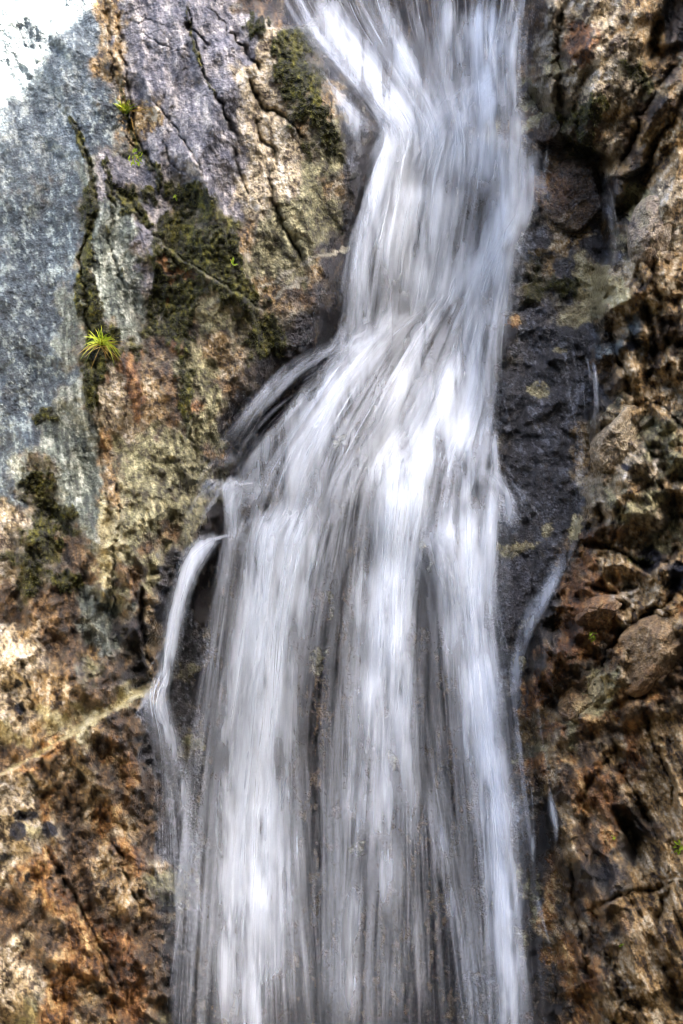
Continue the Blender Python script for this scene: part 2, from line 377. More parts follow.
DARKPATCH = [(16,832,9,8,'k'),(26,817,10,5,'k'),(49,829,7,6,'k'),(20,708,4,5,'k'),(18,685,3,3,'k'),(650,560,10,11,'k'),(677,578,8,14,'k'),(632,345,6,5,'k'),(627,467,5,4,'k'),(3,857,4,3,'k'),(27,877,4,3,'k')]
def colour(x, y):
    x = np.asarray(x, float); y = np.asarray(y, float)
    wx = x + 21*fbm(x/40, y/48, 51, 4, .6) + 4*fbm(x/7, y/7, 52, 2)
    wy = y + 21*fbm(x/40, y/48, 53, 4, .6) + 4*fbm(x/7, y/7, 54, 2)
    sc = []
    for i, k in enumerate(KINDS):
        sc.append(grid_sample(masks[k], wx, wy) + 0.55*fbm(x/12, y/16, 60+i, 5, .62)*(1.0 if k!='M' else 1.3) - (.30 if k=='M' else 0))
    sc = np.array(sc)
    bw = {k: i for i, k in enumerate(KINDS)}
    px_, py_ = x + 5*fbm(x/14, y/14, 55, 4), y + 5*fbm(x/14, y/14, 56, 4)
    for cx, cy, rx, ry, a, k in LIGHTPATCH:
        m = (np.abs(x-cx) < rx+ry+14)&(np.abs(y-cy) < rx+ry+14)
        if m.any():
            q = blob(px_[m], py_[m], cx, cy, rx, ry, a) + .38*fbm(x[m]/4, y[m]/4, 170, 3)
            sc[bw[k]][m] += 1.3*sstep(1.1, .7, q)
    mossn = 1.5*fbm(x/8, y/14, 57, 4, .6)+.15
    mo = np.zeros(x.shape)
    for cx, cy, rx, ry, a in MOSS:
        m = (np.abs(x-cx) < rx+ry+14)&(np.abs(y-cy) < rx+ry+14)
        if m.any():
            q = blob(px_[m], py_[m], cx, cy, rx, ry, a)
            mo[m] = np.maximum(mo[m], sstep(1.25, .7, q+.5*mossn[m]))
    d, _, tq = poly_dist(x+2*fbm(x/9,y/9,58,2), y+2*fbm(x/9,y/9,59,2), [(-40,796),(0,774),(42,752),(92,721),(150,685)])
    sc[bw['Y']] += 1.2*sstep(1.2, .7, d/(np.interp(x, [0,60,95,150], [1.6,2.4,4.6,4.4])+2*perlin(x/16, y/16, 62)))*(x < 155)
    for pts, w in MOSS_LINES:
        d, _, _ = poly_dist(px_, py_, pts)
        mo = np.maximum(mo, sstep(1.4, .7, d/w+.5*mossn))
    sc[bw['M']] = sc[bw['M']]*0.9 + 1.6*mo
    sc = sc*6.5; sc -= sc.max(0); wts = np.exp(sc); wts /= wts.sum(0)
    col = np.zeros(x.shape+(3,)); rough = np.zeros(x.shape)
    for i, k in enumerate(KINDS):
        c1, c2, c3, ang, ln, ro = PAL[k]
        u, v = rot(x, y, ang)
        if k in 'ORBNKW':
            low = (wx > 545) & (wy > 680); hi = (wx > 545) & (wy < 300)
            ua, va = rot(x, y, -26); ub, vb = rot(x, y, 26)
            u = np.where(low, ua, np.where(hi, ub, u)); v = np.where(low, va*.55, np.where(hi, vb*.6, v))
        n = fbm(u/5.5, v/(5.5*ln), 80+i, 4, .6)
        n2 = fbm(u/17, v/(17*ln), 100+i, 4)
        n = n*.8+n2*.6
        n = n + .35*fbm(x/2.6, y/3.2, 90+i, 2); a = sstep(-.45, .0, n)[...,None]; b = sstep(.08, .50, n)[...,None]
        c = lin(c2)*(1-a)+lin(c1)*a; c = c*(1-b)+lin(c3)*b
        col += wts[i][...,None]*c; rough += wts[i]*ro
    # fine pale veins on the slabs
    u, v = rot(x, y, -6)
    vein = sstep(.90, 1.0, ridged(u/26+2*fbm(x/40,y/40,121,2), v/110, 120, 2))*(wts[bw['G']]+wts[bw['C']]+wts[bw['T']]+.6*wts[bw['P']])
    col = col*(1-.5*vein[...,None]) + lin((205,208,196))*.5*vein[...,None]
    # dark lichen specks on pale rock
    sp = sstep(.42, .62, fbm(x/4.5, y/4.5, 130, 3))*(wts[bw['W']]*.85+wts[bw['L']]*.7+wts[bw['N']]*.6+wts[bw['O']]*.55+.25*wts[bw['T']])
    col = col*(1-.75*sp[...,None]) + lin((48,40,34))*.75*sp[...,None]
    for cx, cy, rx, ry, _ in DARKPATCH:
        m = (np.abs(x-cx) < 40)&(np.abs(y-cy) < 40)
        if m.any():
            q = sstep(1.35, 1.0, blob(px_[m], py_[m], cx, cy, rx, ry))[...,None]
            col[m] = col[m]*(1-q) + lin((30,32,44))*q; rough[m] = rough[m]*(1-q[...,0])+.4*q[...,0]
    # spray-soaked band along the falls: darker and glossier
    wet = np.maximum(sstep(-34, 4, x - curve(y, XL) + 14*fbm(x/22, y/40, 160, 3)), 0)*sstep(600, 540, x)
    wet = np.maximum(wet, sstep(34, 0, x - curve(y, XR) + 14*fbm(x/22, y/40, 161, 3))*sstep(400, 460, x)*sstep(60, 200, y))
    wet = np.maximum(wet, .7*sstep(.1,.7,fbm(x/45, y/90, 162, 3))*sstep(540, 600, x)*sstep(520, 640, y))
    col = col*(1-.30*wet[...,None]); rough = rough*(1-.58*wet)
    # mineral veins
    for pts, w in VEINS:
        if w:
            d,_,_ = poly_dist(px_, py_, pts); q = sstep(w*1.5, w*.6, d+2*perlin(x/6,y/6,140))[...,None]
            col = col*(1-q)+lin((176,168,146))*q
    # overall tonal drift
    col *= (1+.34*fbm(x/60, y/75, 150, 3)+.26*fbm(x/11, y/60, 151, 3)*sstep(300,180,x))[...,None]
    col = .16*(np.clip(col,.002,1)/.16)**1.08
    g_ = col.mean(-1, keepdims=True); col = g_ + (col-g_)*1.05
    return np.clip(col*GAIN, .004, .85), rough, wts[bw['M']]

# ------------------------------------------------------------------ helpers
def world_pts(x, y, Y):
    s = (DIST + Y)/DIST
    return np.stack([(x-W/2)*PX*s, Y, (H/2-y)*PX*s], -1)
def mesh_from(name, co, faces, uv=None, attrs=None, col=None, smooth=True):
    me = bpy.data.meshes.new(name)
    co = np.asarray(co, np.float32); faces = np.asarray(faces, np.int32)
    n, k = faces.shape
    me.vertices.add(len(co)); me.vertices.foreach_set('co', co.ravel())
    me.loops.add(n*k); me.loops.foreach_set('vertex_index', faces.ravel())
    me.polygons.add(n); me.polygons.foreach_set('loop_start', np.arange(0, n*k, k, dtype=np.int32))
    me.polygons.foreach_set('loop_total', np.full(n, k, np.int32))
    me.polygons.foreach_set('use_smooth', np.full(n, smooth))
    me.update(calc_edges=True)
    if col is not None:
        a = me.attributes.new('tint', 'FLOAT_COLOR', 'POINT')
        a.data.foreach_set('color', np.concatenate([col, np.ones((len(col),1))], 1).astype(np.float32).ravel())
    for nm, arr in (attrs or {}).items():
        a = me.attributes.new(nm, 'FLOAT', 'POINT'); a.data.foreach_set('value', np.asarray(arr, np.float32).ravel())
    return me
def link(name, me, mat, label=None, cat=None, kind=None, group=None, parent=None, loc=None):
    o = bpy.data.objects.new(name, me); scene.collection.objects.link(o)
    if mat is not None: me.materials.append(mat)
    if label: o['label'] = label
    if cat: o['category'] = cat
    if kind: o['kind'] = kind
    if group: o['group'] = group
    if parent: o.parent = parent
    if loc is not None: o.location = loc
    return o
def compact(co, faces, *arrs):
    used = np.unique(faces); re = np.zeros(len(co), np.int64); re[used] = np.arange(len(used))
    return (co[used], re[faces]) + tuple(a[used] for a in arrs)

# ------------------------------------------------------------------ materials
def N(nt, t, **kw):
    n = nt.nodes.new(t)
    for k, v in kw.items(): setattr(n, k, v)
    return n
def rock_material(name='weathered_rock'):
    m = bpy.data.materials.new(name); m.use_nodes = True; t = m.node_tree; t.nodes.clear(); L = t.links.new
    out = N(t,'ShaderNodeOutputMaterial'); b = N(t,'ShaderNodeBsdfPrincipled'); L(b.outputs[0], out.inputs[0])
    at = N(t,'ShaderNodeAttribute', attribute_name='tint'); ro = N(t,'ShaderNodeAttribute', attribute_name='rough')
    tc = N(t,'ShaderNodeTexCoord')
    n1 = N(t,'ShaderNodeTexNoise'); n1.inputs['Scale'].default_value = 48; n1.inputs['Detail'].default_value = 8; n1.inputs['Roughness'].default_value = .75
    L(tc.outputs['Object'], n1.inputs['Vector'])
    mr = N(t,'ShaderNodeMapRange'); mr.inputs[1].default_value = .28; mr.inputs[2].default_value = .72; mr.inputs[3].default_value = .42; mr.inputs[4].default_value = 1.6
    L(n1.outputs['Fac'], mr.inputs[0])
    mx = N(t,'ShaderNodeMix', data_type='RGBA', blend_type='MULTIPLY'); mx.inputs[0].default_value = 1
    L(at.outputs['Color'], mx.inputs[6]); L(mr.outputs[0], mx.inputs[7])
    L(mx.outputs[2], b.inputs['Base Color']); 
    r2 = N(t,'ShaderNodeMath', operation='MULTIPLY_ADD'); L(n1.outputs['Fac'], r2.inputs[0]); r2.inputs[1].default_value = .35
    r3 = N(t,'ShaderNodeMath', operation='SUBTRACT'); L(ro.outputs['Fac'], r3.inputs[0]); r3.inputs[1].default_value = .17; L(r3.outputs[0], r2.inputs[2])
    L(r2.outputs[0], b.inputs['Roughness'])
    n2 = N(t,'ShaderNodeTexNoise'); n2.inputs['Scale'].default_value = 24; n2.inputs['Detail'].default_value = 9; n2.inputs['Roughness'].default_value = .72
    L(tc.outputs['Object'], n2.inputs['Vector'])
    vo = N(t,'ShaderNodeTexVoronoi'); vo.inputs['Scale'].default_value = 38; L(n2.outputs['Color'], vo.inputs['Vector'])
    v2 = N(t,'ShaderNodeTexVoronoi'); v2.inputs['Scale'].default_value = 55; L(tc.outputs['Object'], v2.inputs['Vector'])
    ad = N(t,'ShaderNodeMath', operation='MULTIPLY_ADD'); L(v2.outputs['Distance'], ad.inputs[0]); ad.inputs[1].default_value = .35; L(n2.outputs['Fac'], ad.inputs[2])
    bp = N(t,'ShaderNodeBump'); bp.inputs['Strength'].default_value = .9; bp.inputs['Distance'].default_value = .035; L(ad.outputs[0], bp.inputs['Height'])
    L(bp.outputs[0], b.inputs['Normal'])
    b.inputs['Specular IOR Level'].default_value = .65
    return m
ROCK = rock_material()
def water_material(name, ribbon):
    m = bpy.data.materials.new(name); m.use_nodes = True; t = m.node_tree; t.nodes.clear(); L = t.links.new
    out = N(t,'ShaderNodeOutputMaterial'); mix = N(t,'ShaderNodeMixShader'); tr = N(t,'ShaderNodeBsdfTransparent')
    df = N(t,'ShaderNodeBsdfDiffuse'); tl = N(t,'ShaderNodeBsdfTranslucent'); m2 = N(t,'ShaderNodeMixShader'); m2.inputs[0].default_value = .16
    for s in (df, tl): s.inputs['Color'].default_value = (.88,.935,1.0,1)
    L(df.outputs[0], m2.inputs[1]); L(tl.outputs[0], m2.inputs[2])
    L(tr.outputs[0], mix.inputs[1]); L(m2.outputs[0], mix.inputs[2]); L(mix.outputs[0], out.inputs[0])
    d = N(t,'ShaderNodeAttribute', attribute_name='dens')
    last = d.outputs['Fac']
    if ribbon:
        e = N(t,'ShaderNodeAttribute', attribute_name='edge')       # -1 .. 1 across the strand
        q = N(t,'ShaderNodeMath', operation='MULTIPLY'); L(e.outputs['Fac'], q.inputs[0]); L(e.outputs['Fac'], q.inputs[1])
        o = N(t,'ShaderNodeMath', operation='SUBTRACT', use_clamp=True); o.inputs[0].default_value = 1; L(q.outputs[0], o.inputs[1])
        p = N(t,'ShaderNodeMath', operation='POWER'); L(o.outputs[0], p.inputs[0]); p.inputs[1].default_value = 1.5
        f = N(t,'ShaderNodeMath', operation='MULTIPLY', use_clamp=True); L(p.outputs[0], f.inputs[0]); L(last, f.inputs[1])
        last = f.outputs[0]
    L(last, mix.inputs[0])
    return m

# ------------------------------------------------------------------ rock faces
def axis(lo, hi, a, b, step, far):
    mid = np.arange(a, b+step, step); out = [mid]
    l = [mid[0]]; s = step
    while l[-1] > lo: s = min(s*1.15, far); l.append(l[-1]-s)
    r = [mid[-1]]; s = step
    while r[-1] < hi: s = min(s*1.15, far); r.append(r[-1]+s)
    return np.concatenate([np.array(l[1:])[::-1], mid, np.array(r[1:])])
STEP = 1.35
ax = axis(-330, 1010, -14, 697, STEP, 9); ay = axis(-300, 1330, -14, 1038, STEP, 9)
GX, GY = np.meshgrid(ax, ay)
Y, which = rock(GX, GY)
col, rough, mossw = colour(GX, GY)
Y = Y - 0.022*mossw*(1+.9*perlin(GX/4, GY/5, 200))
P = world_pts(GX, GY, Y).reshape(-1, 3)
ny, nx = GX.shape
idx = np.arange(ny*nx).reshape(ny, nx)
F = np.stack([idx[:-1,:-1], idx[1:,:-1], idx[1:,1:], idx[:-1,1:]], -1).reshape(-1, 4)
fw = which[:-1,:-1].reshape(-1)
# clean the partition: far from its own side a face counts as bed
for w, nm, lab, cat in ((0,'rock_wall','grey and ochre cliff with mossy seams on the left side of the waterfall','cliff'),
                        (1,'rock_bed','dark wet slate bed and shoulder of the gully under and beside the falling water','rock'),
                        (2,'rock_wall','shattered brown and golden cliff on the right side of the waterfall','cliff')):
    f = F[fw == w]
    co, f2, c2, r2 = compact(P, f, col.reshape(-1,3), rough.reshape(-1))
    me = mesh_from(nm, co, f2, attrs={'rough': r2}, col=c2)
    link(nm, me, ROCK, lab, cat, 'structure')

def sampler(A):
    def f(x, y):
        i = np.clip(np.searchsorted(ax, x)-1, 0, nx-2); j = np.clip(np.searchsorted(ay, y)-1, 0, ny-2)
        fx = np.clip((x-ax[i])/(ax[i+1]-ax[i]), 0, 1); fy = np.clip((y-ay[j])/(ay[j+1]-ay[j]), 0, 1)
        return (A[j,i]*(1-fx)+A[j,i+1]*fx)*(1-fy)+(A[j+1,i]*(1-fx)+A[j+1,i+1]*fx)*fy
    return f
rockY = sampler(Y)

# ------------------------------------------------------------------ unseen rock slab, added and shaped to lay shade over the falls
def shade_pt(px, py, t, d):
    p = Vector(((px-W/2)*PX, 0.8, (H/2-py)*PX)) * 1.0
    p.x *= (DIST+.8)/DIST; p.z *= (DIST+.8)/DIST
    return p + SUN*(t+d)
SHADE = [(116,-14),(98,12),(76,34),(56,58),(40,78),(22,94),(-4,108),(-9,130),(-10,160),(-16,185),(-26,215),(-70,330),(-110,600),(-140,1000),(-120,1200),(300,1290),(760,1250),(860,900),(860,300),(900,-60),(920,-520),(760,-760),(480,-780),(300,-640),(210,-420),(150,-220),(122,-90)]
def shade_caster():
    pts = []
    n = len(SHADE)
    for i in range(n):
        a = SHADE[i]; b = SHADE[(i+1)%n]; L = math.hypot(b[0]-a[0], b[1]-a[1]); k = max(1, int(L/14))
        for j in range(k):
            t = j/k; x = a[0]+(b[0]-a[0])*t; y = a[1]+(b[1]-a[1])*t
            pts.append((x + 2.2*random.uniform(-1,1), y + 2.2*random.uniform(-1,1)))
    cx, cy = 420, 360
    rings = [(1.0,0),(.97,-1.2),(.8,-2.2),(.5,-2.8),(.2,-3.0)]; back = [(.99,1.5),(.9,3.2),(.6,4.2),(.25,4.6)]
    co = []; m = len(pts)
    seq = rings[::-1] + back
    for (s, d) in seq:
        for (x, y) in pts:
            r = 0 if s > .98 else random.uniform(-.25,.25)
            co.append(shade_pt(cx+(x-cx)*s, cy+(y-cy)*s, 16.0, d+r))
    f = []
    for k in range(len(seq)-1):
        for i in range(m):
            j = (i+1)%m; f.append((k*m+i, k*m+j, (k+1)*m+j, (k+1)*m+i))
    c0 = len(co); co.append(shade_pt(cx,cy,16,-3.05)); co.append(shade_pt(cx,cy,16,4.65))
    tri = []
    for i in range(m):
        j = (i+1)%m
        f.append((i, c0, c0, j)) if False else tri.append((c0, j, i)); tri.append((c0+1, (len(seq)-1)*m+i, (len(seq)-1)*m+j))
    me = bpy.data.meshes.new('shade_caster'); me.from_pydata([tuple(c) for c in co], [], f+tri)
    a = me.attributes.new('tint','FLOAT_COLOR','POINT'); a.data.foreach_set('color', np.tile(np.array([.30,.25,.19,1],np.float32), len(co)))
    a = me.attributes.new('rough','FLOAT','POINT'); a.data.foreach_set('value', np.full(len(co), .7, np.float32))
    link('shade_rock', me, ROCK, 'unseen brown rock slab added overhead to shade the falls from the sun', 'cliff', 'structure')
shade_caster()
def low_light_wall():
    # unseen rock wall added behind the viewer: keeps low light out, the falls are lit from the strip of sky above
    u = np.linspace(-26, 26, 60); v = np.linspace(-14, 15, 40); U, V = np.meshgrid(u, v)
    Yw = -19 + 0.035*U*U*0.6 - 0.25*np.clip(V, 0, None) + 1.2*fbm(U/6, V/6, 300, 4)
    co = np.stack([U, Yw, V + .8*fbm(U/5, V/5+9, 301, 3)], -1).reshape(-1, 3)
    id_ = np.arange(U.size).reshape(U.shape)
    f = np.stack([id_[:-1,:-1], id_[:-1,1:], id_[1:,1:], id_[1:,:-1]], -1).reshape(-1, 4)
    me = mesh_from('low_light_wall', co, f, attrs={'rough': np.full(len(co), .8)}, col=np.tile(lin((92,78,60)), (len(co),1)))
    link('light_block_wall', me, ROCK, 'unseen brown rock wall added behind the viewer to block low light', 'cliff', 'structure')
low_light_wall()

# ------------------------------------------------------------------ falling water
wxs = np.arange(120, 640, 2.0); wys = np.arange(-80, 1080, 2.0)
WXg, WYg = np.meshgrid(wxs, wys)
def blur(A, k, axis_):
    r = int(math.ceil(3*k)); w = np.exp(-0.5*(np.arange(-r, r+1)/k)**2); w /= w.sum()
    pad = [(0,0),(0,0)]; pad[axis_] = (r, r); B = np.pad(A, pad, mode='edge')
    return np.apply_along_axis(lambda v: np.convolve(v, w, 'valid'), axis_, B)
base = rockY(WXg, WYg)
mn = base.copy()
for dy in range(-4, 9):       # water runs off the nearest ledge above and keeps in front of the rock
    for dx in (-3,0,3):
        mn = np.minimum(mn, np.roll(np.roll(base, dy, 0), dx, 1))
for j in range(1, mn.shape[0]): mn[j] = np.minimum(mn[j], mn[j-1] + .0035)
mn = blur(blur(mn, 4, 0), 4, 1)
mn = np.minimum(mn, base-0.0)
mn = blur(blur(mn, 2, 0), 2, 1)
def waterY(x, y):
    gx = np.clip((x-wxs[0])/2, 0, len(wxs)-1.001); gy = np.clip((y-wys[0])/2, 0, len(wys)-1.001)
    i = gx.astype(int); j = gy.astype(int); fx = gx-i; fy = gy-j
    return (mn[j,i]*(1-fx)+mn[j,i+1]*fx)*(1-fy)+(mn[j+1,i]*(1-fx)+mn[j+1,i+1]*fx)*fy

# curtains: guides from left to right, each a list of (x, y, density); strands run between neighbours
CURT = [
 # upper chute, fanning in from the top left
 dict(n=520, dr=0.7, g=[[(262,-70,.5),(290,5,.6),(326,55,.6),(362,100,.7),(386,136,.8),(384,178,.5)],
                [(300,-70,.8),(325,0,.9),(360,52,.85),(394,98,.9),(414,136,1),(404,185,.6)],
                [(350,-70,.7),(366,0,.85),(390,48,.75),(412,90,.8),(432,136,1),(424,188,.6)],
                [(400,-70,.7),(408,0,.7),(420,46,.55),(432,88,.6),(448,134,1),(442,188,.6)],
                [(455,-70,.7),(453,0,.7),(452,45,.55),(455,86,.65),(466,134,1),(464,188,.6)]]),
 dict(n=300, dr=0.7, g=[[(436,-70,.6),(442,0,.7),(446,45,.6),(454,90,.6),(462,140,.9),(458,190,.5)],
                [(488,-70,.9),(486,0,1),(484,45,.9),(486,95,.8),(488,145,1),(482,195,.6)],
                [(520,-70,.6),(512,0,.8),(506,50,.8),(508,95,.6),(512,150,.8),(508,200,.5)],
                [(548,-70,.2),(536,0,.3),(530,50,.25),(528,100,.2),(530,150,.3),(528,200,.2)]]),
 # swoosh over the diagonal ridge
 dict(n=80, g=[[(512,48,.2),(482,60,.5),(452,86,.6),(425,118,.7),(400,160,.6)],
                [(516,56,.3),(492,72,.6),(466,98,.7),(440,130,.7),(418,172,.6)],
                [(520,78,.3),(500,95,.6),(484,118,.7),(466,146,.8),(452,180,.9)]]),
 # throat and the fan below it
 dict(n=620, dr=0.8, g=[[(392,118,.5),(374,156,.9),(362,200,.8),(350,260,.7),(340,335,.6),(322,362,.4)],
                [(414,108,.6),(396,156,1.2),(388,205,1),(376,260,.7),(368,320,.5),(352,350,.7)],
                [(438,104,.6),(420,156,1.4),(412,205,1.1),(402,260,.6),(396,305,.35),(388,335,.7)],
                [(462,104,.6),(446,156,1.4),(440,205,1.1),(434,255,1),(428,290,1),(420,318,1)],
                [(486,108,.5),(476,160,1.1),(470,205,.6),(462,250,.7),(452,290,1),(444,310,1)],
                [(505,136,.8),(502,168,.8),(500,205,.9),(492,240,1),(480,275,1.1),(470,300,1)],
                [(528,140,.4),(530,172,.5),(528,205,.55),(516,232,.8),(500,262,.9),(492,290,.8)]]),
 # right skirts of the throat
 dict(n=140, g=[[(512,150,.7),(508,190,.8),(500,240,.8),(494,300,.5),(490,380,.5)],
                [(530,150,.5),(530,185,.6),(524,220,.5),(510,270,.4),(502,360,.3)],
                [(546,152,.25),(542,180,.3),(536,220,.2),(520,280,.2),(508,330,.1)]]),
 # big apron sweeping down to the left
 dict(n=900, g=[[(356,340,.35),(326,366,.4),(294,402,.3),(264,436,.28),(238,468,.3),(222,496,.25)],
                [(374,332,.9),(344,356,.95),(314,396,.75),(286,438,.6),(264,476,.6),(250,520,.6)],
                [(400,318,1),(368,345,1.05),(334,392,1.05),(308,436,1),(290,480,1),(280,520,1.1)],
                [(426,304,1.1),(396,338,1),(364,390,.85),(340,432,.7),(322,480,.5),(308,525,.8)],
                [(450,290,1.1),(426,330,1),(398,385,.8),(376,428,.5),(352,470,.35),(330,530,.45)],
                [(474,272,1),(454,320,.9),(430,378,.7),(412,420,.8),(392,452,.9),(374,490,.7)],
                [(496,252,1),(476,312,.9),(460,370,.9),(446,412,.9),(428,450,1),(410,480,1)],
                [(512,240,.8),(496,308,.7),(486,366,.5),(478,412,.7),(466,450,.8),(452,486,.8)],
                [(520,240,.4),(506,300,.35),(499,360,.3),(500,410,.45),(500,450,.6),(504,510,.4)]]),
 # thin veil at the left margin of the apron
 dict(n=90, dr=0.6, g=[[(330,340,.1),(290,360,.25),(255,395,.25),(232,420,.1)],
               [(340,346,.3),(300,372,.4),(262,412,.35),(235,455,.2)]]),
 dict(n=60, g=[[(322,352,.1),(282,372,.2),(246,402,.22),(214,440,.08)],[(345,362,.2),(300,392,.35),(256,432,.35),(226,486,.2)],[(352,372,.3),(312,404,.4),(270,450,.4),(246,500,.3)]]),
 # left corner splash
 dict(n=70, dr=0.6, g=[[(262,470,.3),(238,480,.7),(222,486,.8),(226,512,.6),(222,560,.25)],
               [(290,500,.3),(262,494,.6),(244,500,.7),(236,528,.6),(232,590,.3)]]),
 # lower left column
 dict(n=760, dr=0.8, g=[[(236,512,.3),(226,545,.35),(212,620,.30),(196,720,.30),(182,860,.32),(168,1080,.28)],
                [(262,510,.6),(250,540,.8),(240,620,.6),(226,720,.45),(212,860,.5),(202,1080,.6)],
                [(282,506,1.3),(272,538,1.7),(262,620,1.4),(252,720,1.15),(240,860,1.1),(232,1080,1)],
                [(306,506,1.3),(294,540,1.6),(280,620,1.3),(270,720,1.1),(264,860,1.1),(262,1080,1)],
                [(326,508,.8),(314,540,.9),(298,620,.6),(288,720,.5),(286,860,.6),(296,1080,.6)],
                [(344,510,.4),(340,545,.45),(326,620,.28),(310,720,.15),(314,860,.2),(332,1080,.35)]]),
 # veil between the columns
 dict(n=300, dr=0.7, g=[[(345,480,.5),(332,560,.3),(320,700,.18),(320,860,.3),(326,1080,.4)],
                [(362,480,.4),(350,560,.3),(338,700,.25),(336,860,.35),(338,1080,.4)],
                [(378,480,.6),(366,560,.6),(354,700,.45),(350,860,.45),(350,1080,.45)]]),
 # middle column
 dict(n=620, dr=0.8, g=[[(378,458,.5),(370,500,.8),(358,600,.6),(348,740,.38),(340,880,.36),(330,1080,.34)],
                [(396,452,1.3),(390,500,1.6),(382,600,1.3),(372,740,.75),(364,880,.55),(356,1080,.6)],
                [(416,450,1.3),(410,500,1.6),(400,600,1.15),(396,740,.6),(392,880,.48),(388,1080,.5)],
                [(440,452,.7),(432,505,.55),(420,600,.16),(416,740,.34),(420,880,.36),(426,1080,.30)],
                [(462,456,.6),(446,510,.45),(436,600,.16),(440,740,.2),(452,880,.25),(470,1080,.28)]]),
 # right hand column
 dict(n=480, dr=0.75, g=[[(412,542,.15),(414,560,.25),(428,615,.16),(440,720,.12),(450,860,.10),(464,1080,.1)],
                [(424,536,.7),(432,550,1),(446,610,.7),(452,720,.28),(462,860,.2),(476,1080,.2)],
                [(452,520,.9),(456,560,1.2),(464,620,1),(472,720,.8),(484,860,.5),(496,1080,.5)],
                [(470,500,.8),(470,560,1.3),(474,620,1.2),(484,720,1.2),(500,860,1.15),(512,1080,1.1)],
                [(490,490,.6),(488,550,.8),(488,620,.7),(500,720,.5),(514,860,.6),(530,1080,.6)],
                [(504,496,.15),(504,560,.2),(504,620,.2),(516,720,.16),(530,860,.2),(546,1080,.15)]]),
 dict(n=170, g=[[(448,440,.7),(446,480,.6),(438,520,.5),(430,560,.4),(428,640,.2)],
                [(474,436,.9),(470,480,.8),(468,520,.9),(462,580,.8),(458,660,.4)],
                [(502,440,.6),(500,480,.7),(498,520,.6),(492,580,.3),(490,660,.15)]]),
 dict(n=60, g=[[(482,470,.7),(500,478,.6),(512,500,.4),(518,530,.1)],[(470,480,.6),(488,486,.7),(500,512,.5),(508,550,.15)]]),
 # bright threads low down
 dict(n=90, dr=0.6, g=[[(414,700,.15),(424,790,.35),(438,870,.6),(452,950,.6),(462,1080,.5)],[(424,700,.2),(436,790,.5),(451,870,.8),(467,950,.8),(480,1080,.7)],[(436,700,.15),(448,790,.3),(464,870,.4),(480,950,.5),(496,1080,.5)]]),
 dict(n=70, dr=0.6, g=[[(478,700,.6),(492,800,.9),(502,880,1),(505,960,.9),(496,1080,.9)],[(488,700,.6),(502,800,.9),(512,880,.9),(520,960,.9),(530,1080,.9)]]),
 dict(n=55, g=[[(296,740,.2),(304,830,.3),(310,920,.4),(314,1080,.3)],[(306,740,.3),(316,830,.4),(322,920,.45),(330,1080,.4)],[(322,740,.15),(332,830,.25),(338,920,.3),(352,1080,.3)]]),
]
SIDE = {
 'left': [dict(n=60, g=[[(236,532,.5),(214,538,.8),(190,556,.9),(178,590,1),(168,640,1),(161,690,.9)],[(240,536,.4),(216,543,.8),(196,562,.9),(183,596,1),(173,640,1),(167,690,.9)]]),
          dict(n=130, g=[[(161,664,.9),(148,692,.8),(152,740,.5),(154,810,.4),(156,900,.3),(160,960,.1)],[(166,668,1),(154,700,1),(166,745,.9),(176,815,.75),(180,900,.5),(182,970,.2)],[(170,668,.8),(164,705,.8),(180,750,.7),(196,815,.55),(204,900,.35),(208,970,.15)]])],
 'upper': [dict(n=50, g=[[(318,70,.1),(328,88,.7),(345,108,.7),(366,128,.7),(392,142,.4)],[(322,66,.1),(334,84,.6),(352,104,.6),(374,122,.6),(396,136,.4)]]),
           dict(n=40, g=[[(336,98,.2),(348,124,.5),(356,148,.6),(366,172,.3)],[(342,96,.2),(356,122,.5),(364,146,.6),(374,172,.3)]])],
 'right': [dict(n=55, g=[[(580,508,.1),(570,535,.6),(548,578,.7),(524,622,.7),(514,662,.5),(512,720,.4)],[(588,512,.1),(578,540,.5),(556,588,.6),(534,632,.5),(522,670,.4),(520,720,.4)]]),
           dict(n=26, g=[[(512,640,.2),(514,700,.6),(522,780,.5),(530,850,.6),(532,870,.2)],[(516,640,.2),(518,700,.6),(526,780,.5),(534,850,.5),(536,870,.2)]]),
           dict(n=16, g=[[(532,680,.1),(541,740,.6),(550,800,.6),(556,838,.6),(544,862,.5)],[(534,680,.1),(543,740,.5),(552,800,.5),(558,838,.5),(548,864,.5)]]),
           dict(n=10, g=[[(526,765,.2),(530,800,.9),(534,860,.6)],[(527,765,.2),(532,800,.9),(536,860,.6)]]),
           dict(n=22, g=[[(530,880,.1),(538,915,.6),(546,950,.5),(548,990,.2)],[(534,880,.1),(543,915,.6),(551,950,.5),(556,990,.2)]])],
 'shoulder': [dict(n=50, g=[[(552,300,.1),(560,345,.4),(570,400,.45),(578,460,.25),(576,530,.15)],[(572,310,.1),(580,350,.35),(588,400,.35),(584,460,.2),(584,530,.15)]]),
              dict(n=34, g=[[(598,170,.2),(607,200,.4),(612,240,.35),(606,280,.1)],[(606,168,.2),(614,200,.4),(620,240,.35),(616,280,.1)]]),
              dict(n=26, g=[[(580,345,.2),(588,372,.5),(592,410,.4),(590,450,.1)],[(594,350,.1),(598,372,.4),(600,410,.3),(600,450,.1)]])],
}
